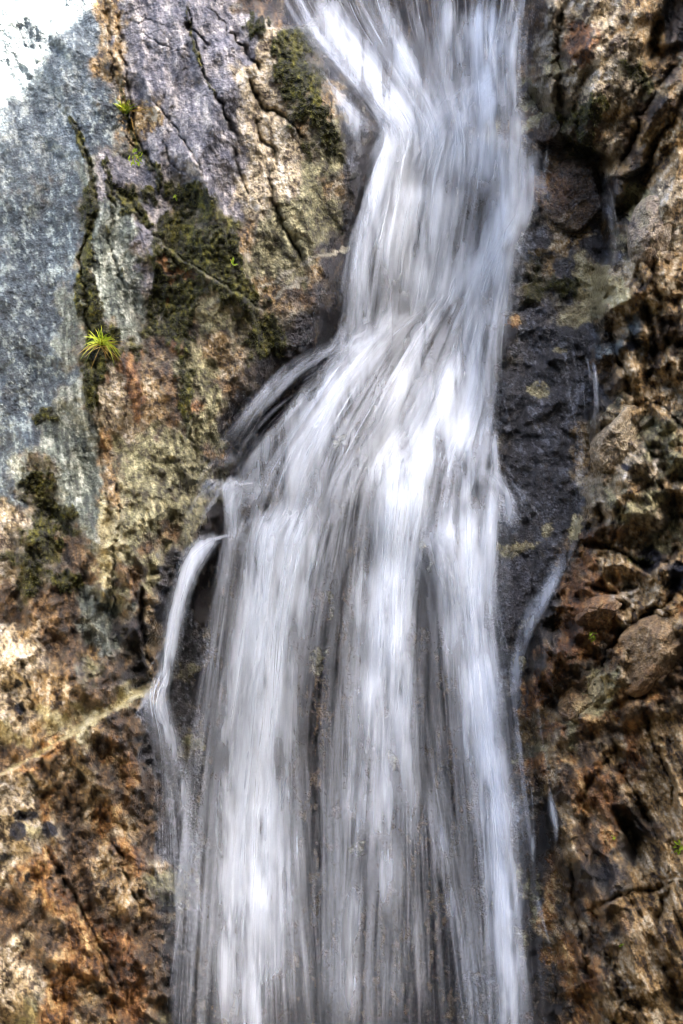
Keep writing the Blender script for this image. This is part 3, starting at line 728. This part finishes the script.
def strands(curts, mult=1.0, jitter=5.0, drift=7.0, short=1.0):
    out = []
    for c in curts:
        G = [np.array(g, float) for g in c['g']]
        Lg = len(G); n = int(c['n']*mult)
        K = 28
        R = []
        for g in G:      # resample smoothly
            t = np.linspace(0, len(g)-1, K); i = np.clip(t.astype(int), 0, len(g)-2); f = t-i
            p0 = g[np.clip(i-1,0,None)]; p1 = g[i]; p2 = g[i+1]; p3 = g[np.clip(i+2,None,len(g)-1)]; f = f[:,None]
            R.append(.5*((2*p1)+(-p0+p2)*f+(2*p0-5*p1+4*p2-p3)*f*f+(-p0+3*p1-3*p2+p3)*f**3))
        R = np.array(R)
        wdt = np.hypot(*(R[1:,:,:2]-R[:-1,:,:2]).mean(1).T) if Lg > 1 else np.array([1])
        cdf = np.cumsum(wdt)/wdt.sum()
        for _ in range(n):
            r = rng.random(); k = int(np.searchsorted(cdf, r)); k = min(k, Lg-2); f = rng.random()
            s = R[k]*(1-f)+R[k+1]*f
            a = rng.random()*.95-.12; b = a + (.25 + rng.random()*.9)*short
            a = max(a, 0); b = min(b, 1)
            if b-a < .05: continue
            L = np.hypot(*(s[-1,:2]-s[0,:2]))
            m = max(6, int((b-a)*L/12))
            t = np.linspace(a, b, m)*(K-1); i = np.clip(t.astype(int), 0, K-2); ff = (t-i)[:,None]
            q = s[i]*(1-ff)+s[i+1]*ff
            ph = rng.random()*50; dr = np.clip(rng.normal(),-1.8,1.8)*drift*c.get('dr',1.0)*min(1, L*(b-a)/220); q[:,0] += dr*np.linspace(-.35, 1, m)**2*np.sign(1)
            q[:,0] += jitter*.4*rng.normal()*c.get('dr',1.0)**.5 + jitter*.30*np.sin(q[:,1]/70+ph)*rng.random()
            q[:,1] += jitter*.6*rng.normal()
            e = np.linspace(0, 1, m)
            fade = np.minimum(1, np.minimum(e/.22+ (a<=0)*.25, (1-e)/.30))
            q[:,2] = np.clip(q[:,2], 0, 1.5)*np.interp(q[:,1], [620,1080], [1,.76])*fade*np.clip(.85+1.1*perlin(q[:,1]/55+ph, q[:,0]*0+ph*3, 5), .1, 1.6)
            out.append(q)
    return out
def spray(bursts):
    out = []
    for (x, y, n, r, a0, a1, d, dy) in bursts:
        for _ in range(n):
            a = math.radians(rng.uniform(a0, a1)); l = r*(.35+.65*rng.random()); m = 8; e = np.linspace(.02, 1, m)
            ox = x+rng.normal()*r*.22; oy = y+rng.normal()*r*.10
            q = np.stack([ox+math.cos(a)*l*e, oy-math.sin(a)*l*e + dy*l*e*e, d*np.sin(np.pi*np.clip(e*.85+.1,0,1))], -1)
            out.append(q)
    return out
RIB = water_material('white_water_strands', True); SHEET = water_material('white_water_veil', False)
def ribbons(sts, wmin, wmax, dmin, dmax, omin, omax):
    co=[]; fs=[]; dens=[]; edge=[]; base_i=0
    for q in sts:
        m = len(q)
        t = np.gradient(q[:,:2], axis=0); t /= np.maximum(np.hypot(t[:,0], t[:,1]), 1e-6)[:,None]
        nrm = np.stack([-t[:,1], t[:,0]], -1)
        w = (wmin + (wmax-wmin)*rng.random()**2.2)*(.7+.6*np.linspace(0,1,m))
        off = omin+(omax-omin)*rng.random()
        d = (dmin+(dmax-dmin)*rng.random()**2.6)
        tw = rng.uniform(-.2,.2)
        for sgn in (-1, 1):
            x = q[:,0]+nrm[:,0]*w*sgn*.5; y = q[:,1]+nrm[:,1]*w*sgn*.5
            Yw = waterY(q[:,0], q[:,1]) - off + sgn*tw*w*.5*PX
            co.append(world_pts(x, y, Yw)); dens.append(np.clip(q[:,2]**1.15*d, 0, .95)); edge.append(np.full(m, float(sgn)))
        a = base_i+np.arange(m-1); b = a+m
        fs.append(np.stack([a, a+1, b+1, b], -1)); base_i += 2*m
    return np.concatenate(co), np.concatenate(fs), np.concatenate(dens), np.concatenate(edge)
def water_object(name, curts, label, mult, fine, sheet_k=1.0, cat='waterfall', jit=6, dft=7.0, bursts=(), wrib=7.0):
    root = bpy.data.objects.new(name, None); scene.collection.objects.link(root)
    root['label'] = label; root['category'] = cat; root['kind'] = 'structure'
    allx = [p[0] for c in curts for g in c['g'] for p in g]; ally = [p[1] for c in curts for g in c['g'] for p in g]
    root.location = (float((np.mean(allx)-W/2)*PX), .5, float((H/2-max(ally))*PX))
    inv = np.array(root.location)
    # veil: a fine sheet whose thickness follows the splatted flow
    x0, x1 = int(min(allx))-16, int(max(allx))+16; y0, y1 = int(min(ally))-10, int(max(ally))+10
    S = 1.0
    shp = (int((y1-y0)/S)+2, int((x1-x0)/S)+2)
    def splat(st):
        D = np.zeros(shp); C = np.zeros(shp)
        for q in st:
            m = len(q); L = int(np.hypot(*(q[-1,:2]-q[0,:2])))+8
            t = np.linspace(0, m-1, L*2); i = np.clip(t.astype(int), 0, m-2); f = (t-i)[:,None]; p = q[i]*(1-f)+q[i+1]*f
            gx = (p[:,0]-x0)/S; gy = (p[:,1]-y0)/S
            ii = gx.astype(int); jj = gy.astype(int); ok = (ii>0)&(ii<shp[1]-2)&(jj>0)&(jj<shp[0]-1)
            ii=ii[ok]; jj=jj[ok]; fx = (gx[ok]-ii); w = .5*(.2+1.8*rng.random()**3); v = p[ok,2]*w
            np.add.at(D, (jj,ii), v*(1-fx)); np.add.at(D, (jj,ii+1), v*fx); np.add.at(C, (jj,ii), w*(1-fx)); np.add.at(C, (jj,ii+1), w*fx)
        return D, C
    bs = spray(bursts)
    D1, C1 = splat(strands(curts, mult*1.6, jit, dft)); D2, _ = splat(strands(curts, mult*.36, jit*1.3, dft*2)); D3, _ = splat(strands(curts, mult*.10, jit*2, dft*2.2))
    Db = blur(blur(D1, 9, 0), 7, 1); Cb = blur(blur(C1, 9, 0), 7, 1)
    dm = Db/np.maximum(Cb, .02); cov = sstep(.02, .9, Cb/np.median(Cb[Cb>.02]))
    def ratio(A, ky, kx):
        B = blur(blur(A, ky, 0), kx, 1); M = blur(blur(A, max(ky, 9), 0), max(4, kx*5), 1); return B/np.maximum(M, .02)
    rt = .17*ratio(D1, 3, 1.1) + .36*ratio(D2, 5, 2.4) + .47*ratio(D3, 8, 5)
    rt = np.clip(rt, 0, 3)
    tk = np.clip(dm*1.28, 0, 1.6)*cov
    Xn, Yn = np.meshgrid(x0+np.arange(shp[1])*S, y0+np.arange(shp[0])*S)
    patch = np.clip(.95+1.2*fbm(Xn/18, Yn/75, 900, 4)+.5*fbm(Xn/5, Yn/60, 901, 3), .12, 2.3)
    al = 1-np.exp(-(sheet_k*tk**2.1*rt**2.2*patch + .22*np.clip(tk-.3, 0, 2)))
    al = np.clip((al-.07)/.93, 0, 1)
    D = D1
    xs = x0+np.arange(D.shape[1])*S; ys = y0+np.arange(D.shape[0])*S
    X, Yp = np.meshgrid(xs, ys)
    dep = waterY(X, Yp) - .02 - .05*tk - .005*np.clip(rt,0,2.5)
    nyy, nxx = X.shape; id_ = np.arange(nyy*nxx).reshape(nyy, nxx)
    f = np.stack([id_[:-1,:-1], id_[1:,:-1], id_[1:,1:], id_[:-1,1:]], -1).reshape(-1,4)
    keep = al.reshape(-1)[f].max(1) > .02; f = f[keep]
    co = world_pts(X, Yp, dep).reshape(-1,3)-inv
    co, f, a2 = compact(co, f, al.reshape(-1))
    link('water_veil', mesh_from('water_veil', co, f, attrs={'dens': a2*.92}), SHEET, parent=root)
    st = strands(curts, fine*.45, jit*.8, dft*2) + strands(curts, fine*.6, jit, dft*1.6, .35) + bs
    co, f, d, e = ribbons(st, 1.1, wrib*1.5, .01, .34, .05, .12)
    link('water_strands', mesh_from('water_strands', co-inv, f, attrs={'dens': d, 'edge': e}), RIB, parent=root)
    return root
BURST = [(226,488,60,34,60,200,.6,1.1),(246,500,50,36,20,160,.5,1.2),(286,520,70,44,0,180,.5,1.3),(300,500,40,40,0,180,.4,1.2),(400,458,70,46,10,175,.5,1.4),(360,462,40,34,40,190,.4,1.2),
         (448,536,60,34,0,180,.5,1.4),(474,474,50,36,-20,150,.5,1.2),(500,484,50,34,-40,110,.4,1.2),(520,170,50,34,-40,100,.4,1.2),(400,145,50,40,0,180,.5,1.3),
         (505,245,50,34,-30,140,.5,1.2),(340,350,40,34,60,200,.4,1.2),(440,305,40,44,20,180,.4,1.2),(262,440,30,36,90,210,.3,1.1),(236,460,30,36,80,200,.3,1.1),(505,140,40,36,-20,160,.4,1.2),(475,92,40,30,0,180,.4,1.2)]
water_object('waterfall', CURT, 'silky white waterfall plunging in veils down the middle of the dark rock gully', 1.0, 1.2, 1.9, bursts=BURST)
water_object('side_stream', SIDE['left'], 'thin white side stream running down the rock left of the main falls', 1.0, .9, .19, 'stream', 2.6, 4.0, [(161,655,14,16,150,300,.5,.8),(152,692,26,18,180,330,.5,.8)], 3.0)
water_object('side_stream', SIDE['upper'], 'short white rivulet slipping over the mossy rock edge near the top of the falls', .8, .5, .3, 'stream', 3.5, 5.0, (), 3.0)
water_object('side_stream', SIDE['right'], 'thin broken trickles along the foot of the brown right cliff', .8, .6, .22, 'stream', 2.4, 3.0, (), 2.0)
water_object('side_stream', SIDE['shoulder'], 'faint trickles over the dark slate shoulder right of the falls', .8, .8, .4, 'stream', 4.0, 6.0, (), 3.0)


# ------------------------------------------------------------------ loose and jutting rocks: closed faceted bodies set into the faces
def boulder(name, cx, cy, rx, ry, thick, ang, seed, label, cat, group=None, sink=.35, nplane=11, tone=None):
    r = np.random.default_rng(seed)
    nu, nv = 120, 72
    th = np.linspace(0, 2*np.pi, nu, endpoint=False); ph = np.linspace(0.02, np.pi-.02, nv)
    T, Ph = np.meshgrid(th, ph)
    D = np.stack([np.sin(Ph)*np.cos(T), -np.cos(Ph), np.sin(Ph)*np.sin(T)], -1)      # pole towards the viewer
    pl = r.normal(size=(nplane,3)); pl /= np.linalg.norm(pl, axis=1)[:,None]; hh = r.uniform(.72, 1.0, nplane)
    dots = D@pl.T; rad = np.where(dots > .05, hh/np.maximum(dots,.05), 9).min(-1); rad = np.minimum(rad, 1.12)
    rad = rad*(1+.05*fbm(D[...,0]*3+seed, D[...,2]*3+D[...,1]*2, seed, 4))
    u, v = D[...,0]*rad*rx, D[...,2]*rad*ry
    a = math.radians(ang); x = cx+u*math.cos(a)-v*math.sin(a); y = cy+u*math.sin(a)+v*math.cos(a)
    y0 = np.median(rockY(np.linspace(cx-rx*.7, cx+rx*.7, 9), np.full(9, float(cy))))
    f1,_,_ = facets(x/9, y/9, seed+5, .8, .5)
    Yb = y0 + thick*sink + D[...,1]*rad*thick + .014*f1 + .012*fbm(x/8, y/8, seed+9, 4)
    co = world_pts(x, y, Yb).reshape(-1,3)
    c, ro, _ = colour(x, y)
    if tone is not None: c = c*.45 + lin(tone)*(.75+.5*fbm(x/7,y/7,seed+3,4))[...,None]*.55
    id_ = np.arange(nu*nv).reshape(nv, nu); nx_ = np.roll(id_, -1, 1)
    f = np.stack([id_[:-1], nx_[:-1], nx_[1:], id_[1:]], -1).reshape(-1,4)
    cap0 = np.stack([id_[0,0:nu//2-1], id_[0,::-1][0:nu//2-1], id_[0,::-1][1:nu//2], id_[0,1:nu//2]], -1)
    o0 = co.mean(0)
    me = mesh_from(name, co-o0, f, attrs={'rough': ro.reshape(-1)}, col=c.reshape(-1,3))
    return link(name, me, ROCK, label, cat, group=group, loc=tuple(o0))
boulder('boulder', 578, 196, 36, 34, .26, 10, 501, 'dark brown wet boulder with pale rim just right of the throat of the falls', 'boulder', tone=(84,66,50))
boulder('boulder', 512, 604, 24, 56, .16, 3, 502, 'round-topped black wet boulder with a pale yellow cap at the right edge of the falls', 'boulder', tone=(60,58,62))
boulder('rock_block', 602, 690, 15, 24, .16, 8, 503, 'small pale cream rock lump on the brown right cliff beside the big tilted block', 'rock', tone=(176,160,124))
boulder('rock_block', 655, 652, 52, 34, .34, -38, 504, 'big tilted golden brown block jutting from the right cliff with a pale upper edge', 'rock', tone=(150,122,86))
boulder('rock_block', 618, 440, 22, 34, .30, 28, 545, 'pointed pale quartz block streaked with ochre beside the dark slate shoulder', 'rock', tone=(176,158,126), sink=.05, nplane=9)
boulder('rock_block', 556, 128, 16, 22, .20, 30, 506, 'small dark brown rock under a pale diagonal rim above the brown boulder', 'rock', tone=(80,62,46))
boulder('rock_block', 600, 612, 24, 16, .20, -16, 507, 'rust brown rock chunk with light top edge below the black hollow, right cliff', 'rock', tone=(128,98,66))
boulder('rock_block', 650, 232, 20, 34, .22, 12, 508, 'upright rounded pinkish grey block high on the right cliff', 'rock', tone=(158,140,122))
boulder('rock_block', 578, 706, 18, 18, .16, 0, 509, 'fist shaped ochre knob beside the foot of the cream lump on the right cliff', 'rock', tone=(146,116,74))
# ------------------------------------------------------------------ moss: short velvety growth on the mossy areas
def leaf_material(name, c1, c2, rough=.6):
    m = bpy.data.materials.new(name); m.use_nodes = True; t = m.node_tree; L = t.links.new
    b = t.nodes['Principled BSDF']; at = N(t,'ShaderNodeAttribute', attribute_name='tone'); tc = N(t,'ShaderNodeTexCoord')
    no = N(t,'ShaderNodeTexNoise'); no.inputs['Scale'].default_value = 30; L(tc.outputs['Object'], no.inputs['Vector'])
    ad = N(t,'ShaderNodeMath', operation='MULTIPLY_ADD', use_clamp=True); L(no.outputs['Fac'], ad.inputs[0]); ad.inputs[1].default_value = .5
    sb = N(t,'ShaderNodeMath', operation='SUBTRACT'); L(at.outputs['Fac'], sb.inputs[0]); sb.inputs[1].default_value = .25; L(sb.outputs[0], ad.inputs[2])
    mx = N(t,'ShaderNodeMix', data_type='RGBA'); L(ad.outputs[0], mx.inputs[0]); mx.inputs[6].default_value = (*c1,1); mx.inputs[7].default_value = (*c2,1)
    L(mx.outputs[2], b.inputs['Base Color']); b.inputs['Roughness'].default_value = rough
    tr = N(t,'ShaderNodeBsdfTranslucent'); L(mx.outputs[2], tr.inputs['Color']); ms = N(t,'ShaderNodeMixShader'); ms.inputs[0].default_value = .3
    L(b.outputs[0], ms.inputs[1]); L(tr.outputs[0], ms.inputs[2]); L(ms.outputs[0], t.nodes['Material Output'].inputs['Surface'])
    return m
MOSSM = leaf_material('moss', (.020,.020,.005), (.125,.125,.02), .9)
def moss():
    mx_, my_ = rng.uniform(0, 683, 420000), rng.uniform(0, 640, 420000)
    mw = sampler(mossw)(mx_, my_); ok = (mw > .5) & (rng.random(len(mx_)) < .75)
    x = mx_[ok]; y = my_[ok]; x = x[:60000]; y = y[:60000]
    n = len(x); Y0 = rockY(x, y)
    a = rng.uniform(-1.2, 1.2, n); l = rng.uniform(.6, 2.2, n); w = rng.uniform(.35, .8, n)
    dn = rng.uniform(.2, 1, n)
    b1 = world_pts(x-w, y, Y0+.003); b2 = world_pts(x+w, y, Y0+.003)
    tip = world_pts(x+np.sin(a)*l, y+dn*l, Y0-rng.uniform(.006,.020,n))
    co = np.stack([b1,b2,tip],1).reshape(-1,3); f = np.arange(n*3).reshape(n,3)
    tone = np.repeat(np.clip(.35+.5*fbm(x/9,y/9,700,3)+.25*rng.normal(size=n),0,1),3)
    link('moss', mesh_from('moss', co, f, attrs={'tone': tone}, smooth=False), MOSSM, 'dark olive moss growing in the seams and hollows of the cliff beside the falls', 'moss', 'stuff')
moss()

# ------------------------------------------------------------------ small plants rooted in cracks
BLADE = leaf_material('grass_blade', (.16,.26,.012), (.62,.66,.05), .5)
DRY = leaf_material('dry_stalk', (.30,.16,.03), (.55,.40,.10), .6)
LEAF = leaf_material('bright_leaf', (.14,.24,.01), (.40,.52,.03), .5)
def blades(parent, root, specs, mat, name, base):
    co=[]; fs=[]; tone=[]; n=0
    for (ang, L, droop, out, w) in specs:
        K = 7; side = rng.uniform(-2,2); tn = rng.random()
        x0, y0 = root[0]+rng.uniform(-3,3), root[1]+rng.uniform(-3,3)
        Yr = float(rockY(np.array([x0]), np.array([y0]))[0])
        pts=[]
        for k in range(K):
            t = k/(K-1)
            px = x0+math.sin(ang)*L*t+side*t*t; py = y0-math.cos(ang)*L*t+droop*t*t
            dpt = Yr+.004-out*math.sin(min(1,t*1.2)*math.pi*.6)
            rk = float(rockY(np.array([px]), np.array([py]))[0]); dpt = min(dpt, rk-.006)
            pts.append((px,py,dpt))
        for k,(px,py,dp) in enumerate(pts):
            q = pts[min(k+1,K-1)]; p = pts[max(k-1,0)]; tx=q[0]-p[0]; ty=q[1]-p[1]; l=math.hypot(tx,ty)+1e-6
            ww = w*(1-(k/(K-1))**1.6*.9)*.5
            for sg in (-1,1):
                co.append(world_pts(np.array(px-ty/l*ww*sg), np.array(py+tx/l*ww*sg), np.array(dp+sg*.002))-np.array(base)); tone.append(tn)
        for k in range(K-1):
            a=n+2*k; fs.append((a,a+1,a+3,a+2))
        n += 2*K
    return link(name, mesh_from(name, np.array(co), np.array(fs), attrs={'tone': tone}), mat, parent=parent)
def plant_root(name, x, y, label, cat, group=None):
    o = bpy.data.objects.new(name, None); scene.collection.objects.link(o)
    Yr = float(rockY(np.array([float(x)]), np.array([float(y)]))[0])
    o.location = tuple(world_pts(np.array(float(x)), np.array(float(y)), np.array(Yr))); o['label']=label; o['category']=cat
    if group: o['group']=group
    return o
U = rng.uniform
t = plant_root('grass_tuft', 101, 344, 'large bright yellow green grass tuft with drooping reddish blades in a mossy seam', 'grass tuft')
blades(t, (101,343), [(U(-1.5,1.8), U(9,24), U(2,22), U(.03,.14), U(.8,1.5)) for _ in range(60)], BLADE, 'blades', t.location)
blades(t, (102,345), [(U(1.2,4.9), U(8,26), U(2,10), U(.02,.09), U(.7,1.3)) for _ in range(18)], DRY, 'dry_blades', t.location)
t = plant_root('grass_tuft', 124, 112, 'small green grass tuft with an orange stalk in the upper crack of the left cliff', 'grass tuft')
blades(t, (124,111), [(U(-1.0,1.2), U(8,18), U(0,8), U(.02,.06), U(1.0,1.7)) for _ in range(20)], BLADE, 'blades', t.location)
blades(t, (128,110), [(1.3, 25, 4, .06, 1.3),(1.2,22,3,.05,1),(1.5,17,6,.05,1),(2.9,34,0,.02,1.4)], DRY, 'stalk', t.location)
def leafy(x, y, n, spread, size, label, cat='leafy plant', stem=True):
    r = plant_root('leafy_plant', x, y, label, cat)
    co=[]; fs=[]; tone=[]; m=0
    for k in range(n):
        a=U(0,6.28); d=spread*math.sqrt(U(0,1)); cx=x+math.cos(a)*d; cy=y+math.sin(a)*d*1.3; l=size*U(.7,1.2); w=l*.55; b=U(0,6.28)
        Yr = float(rockY(np.array([cx]), np.array([cy]))[0])-U(.015,.05)
        for (u,v,q) in ((-1,0,0),(-.3,.5,-.004),(.5,.45,-.004),(1,0,.004),(.5,-.45,-.004),(-.3,-.5,-.004)):
            px=cx+(u*l*math.cos(b)-v*w*math.sin(b))*.5*1.4; py=cy+(u*l*math.sin(b)+v*w*math.cos(b))*.5*1.4
            co.append(world_pts(np.array(px),np.array(py),np.array(Yr+q))-np.array(r.location)); tone.append(U(.3,1))
        fs.append((m,m+1,m+2,m+3)); fs.append((m,m+3,m+4,m+5)); m+=6
    link('leaves', mesh_from('leaves', np.array(co), np.array(fs), attrs={'tone':tone}), LEAF, parent=r)
    if stem: blades(r, (x,y), [(U(-.8,.8), spread*.9, 0, .02, 1.0) for _ in range(1)], DRY, 'stem', r.location)
    return r
leafy(136,158,26,7,3.6,'bright green leafy cushion with a dry stalk below the small grass tuft')
leafy(234,262,5,2.6,4.2,'tiny lime green leaf sprig alone on the dark moss patch of the left cliff')
leafy(593,637,8,4.2,4.0,'upright lime green sprig on the rust brown part of the right cliff')
leafy(679,847,10,5,5,'yellow green leaf sprig at the outer edge of the right cliff')
leafy(622,946,4,2.2,3.2,'tiny green leaf pair low on the right cliff beneath the dark wet hollow')
leafy(613,838,4,1.8,3.0,'tiny green leaf speck in the dark wet hollow of the right cliff')
leafy(175,198,4,2,3.2,'tiny pale green sprout at the top of the dark moss patch')
